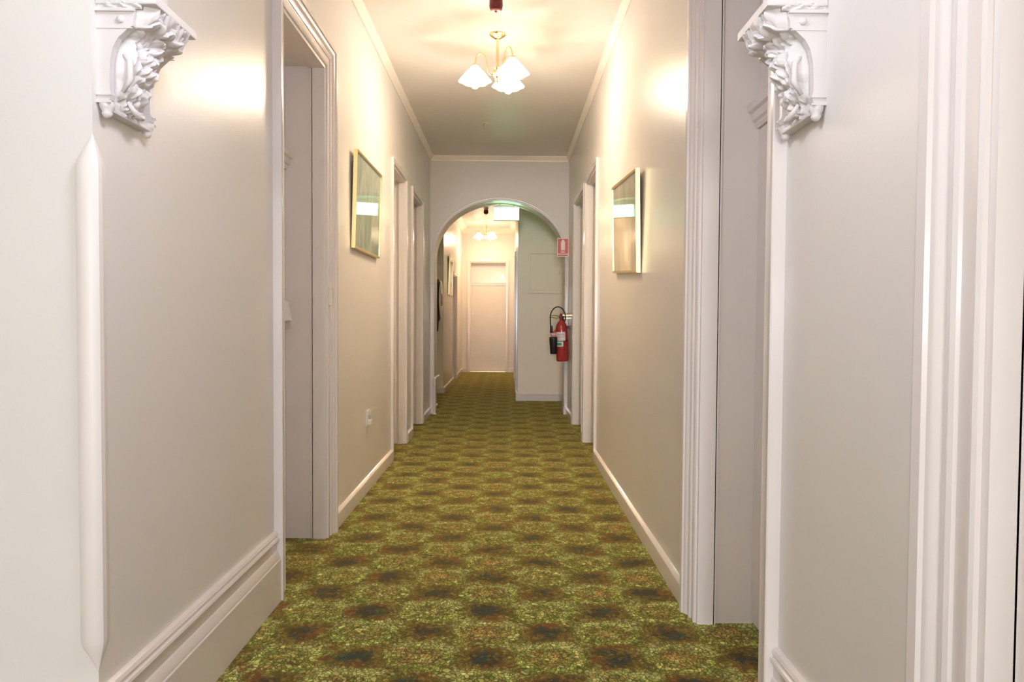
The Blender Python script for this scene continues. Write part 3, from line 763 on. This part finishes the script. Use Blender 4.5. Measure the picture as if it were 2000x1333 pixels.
# ------------------------------------------------------------------ fire extinguisher
EX, EY, EZ = .752, 9.90, .775
t = thing('fire_extinguisher', 'red fire extinguisher with black horn hung on the right wall by the arch', 'fire extinguisher', (EX, EY, EZ))
tilt = Matrix.Rotation(math.radians(-2.2), 4, 'Y')
bm = bmesh.new(); lathe(bm, [(.070, 0), (.080, .006), (.084, .018), (.084, .43), (.080, .47), (.068, .51), (.050, .54), (.030, .558), (.024, .57)], 40, m=tilt); obj('cylinder', bm, M['red'], t, True, 50)
bm = bmesh.new(); lathe(bm, [(.022, .560), (.026, .575), (.026, .60), (.018, .615), (.020, .64), (.010, .66)], 20, m=tilt); tube(bm, [(.02, 0, .61), (-.05, 0, .615)], .012, 10); obj('valve', bm, M['dark_red'], t, True, 50)
bm = bmesh.new(); box(bm, -.005, .110, -.012, .012, .632, .642); box(bm, .02, .115, -.014, .014, .590, .600); tube(bm, [(.0, 0, .64), (.10, 0, .662)], .009, 8); obj('lever', bm, M['brass'], t)
bm = bmesh.new()
pts = [(-.05, 0, .615), (-.10, -.01, .632), (-.155, -.02, .628), (-.165, -.02, .605), (-.10, -.01, .595), (-.04, 0, .60)]
tube(bm, pts, .006, 8); o = obj('pull_ring', bm, paint('olive_brass', (150, 140, 50), .35, .05, 0), t, True); tag(o, 'dull yellow safety ring')
bm = bmesh.new(); pts = []
for k in range(25):
    a_ = math.radians(-20 + 200 * k / 24); pts.append((-.070 + .105 * math.cos(a_), -.025, .60 + .150 * math.sin(a_) - .0))
pts = [(.0, -.01, .585)] + pts + [(-.172, -.025, .52), (-.168, -.025, .47)]
tube(bm, pts, .0085, 10); obj('hose', bm, M['black'], t, True)
bm = bmesh.new(); lathe(bm, [(.014, .49), (.019, .47), (.019, .40), (.016, .39)], 16, (-.160, -.03, 0)); obj('hose_grip', bm, M['black'], t, True, 50)
bm = bmesh.new(); bbox(bm, -.165, -.07, -.04, -.01, .345, .395, .006); tube(bm, [(-.14, -.025, .40), (-.10, -.02, .42), (-.08, 0, .40)], .012, 8); o = obj('horn_clip', bm, M['red'], t)
bm = bmesh.new(); lathe(bm, [(.050, .335), (.060, .325), (.058, .30), (.044, .11), (.040, .10)], 28, (-.128, -.03, 0)); obj('horn', bm, M['black'], t, True, 50)
def wrap(name, r, a0, a1, z0, z1, mat, label=None):
    bm = bmesh.new(); n = 14; P = []
    for rr in (r, r + .0015):
        for zz in (z0, z1):
            P.append([bm.verts.new(tilt @ Vector((rr * math.cos(math.radians(a0 + (a1 - a0) * k / n)), rr * math.sin(math.radians(a0 + (a1 - a0) * k / n)), zz))) for k in range(n + 1)])
    for k in range(n): bm.faces.new((P[2][k], P[2][k + 1], P[3][k + 1], P[3][k])); bm.faces.new((P[0][k], P[1][k], P[1][k + 1], P[0][k + 1]))
    for u_, v_ in ((0, 2), (1, 3)):
        for k in range(n): bm.faces.new((P[u_][k], P[u_][k + 1], P[v_][k + 1], P[v_][k]))
    o = obj(name, bm, mat, t)
    if label: tag(o, label)
LBL = paint('label_white', (236, 226, 230), .4, .03, 0)
wrap('label', .0845, 205, 300, .285, .405, LBL, 'white instruction label')
wrap('label_text', .0862, 212, 290, .372, .378, paint('label_grey', (150, 140, 150), .5, 0, 0))
for zz in (.352, .338, .322, .306): wrap('label_text', .0862, 212, 285 if zz > .33 else 270, zz, zz + .005, M['pink'] if zz == .338 else paint('label_grey', (160, 150, 160), .5, 0, 0))
wrap('service_tag', .0845, 205, 278, .205, .275, paint('label_mint', (212, 226, 216), .4, .02, 0), 'pale green and white tag')
wrap('service_mark', .0862, 216, 262, .222, .258, paint('label_green', (70, 160, 130), .4, .1, 0))
wrap('strap', .0848, 0, 360, .276, .292, M['black'], 'black strap')
bm = bmesh.new(); box(bm, .03, .092, -.02, .02, .45, .49); obj('wall_bracket', bm, M['black'], t)
bm = bmesh.new(); box(bm, .03, .092, -.03, .03, .12, .14); obj('lower_bracket', bm, M['black'], t)

# ------------------------------------------------------------------ meter cupboard
t = thing('meter_cupboard', 'flush grey-green cupboard with small knob in the wall beyond the arch', 'cupboard', (.62, 11.87, 1.80))
bm = bmesh.new()
for x0, x1, z0, z1 in ((-.29, .29, 0, .02), (-.29, .29, .635, .655), (-.29, -.268, .02, .635), (.268, .29, .02, .635)): box(bm, x0, x1, -.030, 0, z0, z1)
box(bm, -.300, .300, -.045, 0, -.016, 0)
obj('frame', bm, M['wall_green'], t)
bm = bmesh.new(); bbox(bm, -.258, .258, -.016, -.002, .030, .625, .004); dd = obj('door', bm, M['wall_green'], t)
bm = bmesh.new(); lathe(bm, [(.009, .016), (.009, .026), (.016, .034), (.014, .044), (.004, .047)], 16, (0, 0, 0), Matrix.Translation((.205, 0, .315)) @ Matrix.Rotation(PI / 2, 4, 'X')); obj('knob', bm, M['brass'], dd, True, 50)

# ------------------------------------------------------------------ wall reel beyond the arch, pipes
t = thing('hose_reel', 'dark wall reel with pale disc face seen edge-on just past the left arch jamb', 'hose reel', (-1.348, 11.55, 1.655))
Rx = Matrix.Translation((.058, 0, 0)) @ Matrix.Rotation(PI / 2, 4, 'Y')
bm = bmesh.new(); lathe(bm, [(.295, .196), (.30, .20), (.30, .206), (.29, .214), (.10, .216), (.02, .218)], 48, m=Rx); o = obj('disc', bm, M['cream'], t, True, 40)
bm = bmesh.new(); lathe(bm, [(.10, .214), (.10, .222), (.09, .226), (.03, .228)], 28, m=Rx); o = obj('hub', bm, M['pink'], t, True, 40)
bm = bmesh.new()
pr = [(.12, .04)]
for k in range(5): 
    z_ = .055 + k * .029
    pr += [(.33, z_ - .012), (.345, z_ - .006), (.35, z_), (.345, z_ + .006), (.33, z_ + .012)]
pr += [(.12, .195)]
lathe(bm, pr, 48, m=Rx); obj('hose_coil', bm, M['black'], t, True, 40)
bm = bmesh.new(); tube(bm, [(.22, -.29, -.10), (.24, -.335, -.22), (.24, -.335, -.40), (.235, -.33, -.50)], [.018, .018, .018, .014], 12); o = obj('hose_end', bm, M['black'], t, True)
bm = bmesh.new(); box(bm, 0, .012, -.06, .06, -.10, .10); tube(bm, [(.01, 0, 0), (.25, 0, 0)], .022, 14); obj('wall_mount', bm, M['red'], t)

t = thing('water_pipe', 'short white pipe with elbow standing against the left arch jamb', 'pipe', (-1.040, YARCH0 - .038, 0))
bm = bmesh.new(); tube(bm, [(0, 0, 0), (0, 0, .50)], .019, 18); obj('riser', bm, M['trim'], t, True, 50)
bm = bmesh.new(); lathe(bm, [(.020, .40), (.025, .405), (.025, .435), (.020, .44)], 20); obj('collar', bm, M['trim'], t, True, 40)
bm = bmesh.new(); lathe(bm, [(.020, .0), (.030, .0), (.030, .01), (.020, .014)], 20); obj('floor_flange', bm, M['trim'], t, True, 40)
bm = bmesh.new(); tube(bm, [(0, 0, .495), (.010, .015, .515), (.030, .040, .53), (.055, .07, .545)], [.019, .019, .017, .017], 14); obj('elbow', bm, M['white'], t, True, 50)
bm = bmesh.new(); tube(bm, [(.015, .01, .125), (.04, .03, .14)], .012, 12); obj('valve_stub', bm, M['white'], t, True, 50)

# ------------------------------------------------------------------ light and camera
WIN_E = 430.; FLASH = 11.
l = bpy.data.lights.new('window_fill', 'AREA'); l.shape = 'RECTANGLE'; l.size = WX1 - WX0 - .14; l.size_y = WZ1 - WZ0 - .14; l.energy = WIN_E; l.color = (.90, .94, 1.0)  # fill light shining in through the added window
o = bpy.data.objects.new('window_fill', l); COL.objects.link(o); o.location = ((WX0 + WX1) / 2, -16.22, (WZ0 + WZ1) / 2); o.rotation_euler = (PI / 2, 0, 0)
l = bpy.data.lights.new('camera_flash', 'POINT'); l.energy = FLASH; l.shadow_soft_size = .04; l.color = (.98, .98, 1)
o = bpy.data.objects.new('camera_flash', l); COL.objects.link(o); o.location = (0.02, -.03, 1.50)
wd = bpy.data.worlds.new('World'); scene.world = wd; wd.use_nodes = True
wd.node_tree.nodes['Background'].inputs[0].default_value = (.8, .88, 1, 1); wd.node_tree.nodes['Background'].inputs[1].default_value = 1.0

cd = bpy.data.cameras.new('camera'); cam = bpy.data.objects.new('camera', cd); COL.objects.link(cam); scene.camera = cam
cd.sensor_width = 36; cd.lens = 36 * 1400 / 2000; cd.clip_start = .05; cd.clip_end = 100
yaw, pitch, roll = math.radians(.30), math.radians(1.735), math.radians(.347)
f = Vector((math.sin(yaw) * math.cos(pitch), math.cos(yaw) * math.cos(pitch), -math.sin(pitch)))
r = Vector((math.cos(yaw), -math.sin(yaw), 0)); u = r.cross(f)
r2 = r * math.cos(roll) + u * math.sin(roll); u2 = u * math.cos(roll) - r * math.sin(roll)
m = Matrix((r2, u2, -f)).transposed().to_4x4(); m.translation = (0, 0, 1.35); cam.matrix_world = m

scene.view_settings.view_transform = 'Standard'; scene.view_settings.look = 'None'
scene.view_settings.exposure = 1.44; scene.view_settings.gamma = 1; scene.view_settings.use_curve_mapping = False
scene.cycles.use_denoising = True
scene.cycles.max_bounces = 14; scene.cycles.diffuse_bounces = 8; scene.cycles.glossy_bounces = 6; scene.cycles.transparent_max_bounces = 12
scene.cycles.sample_clamp_indirect = 8
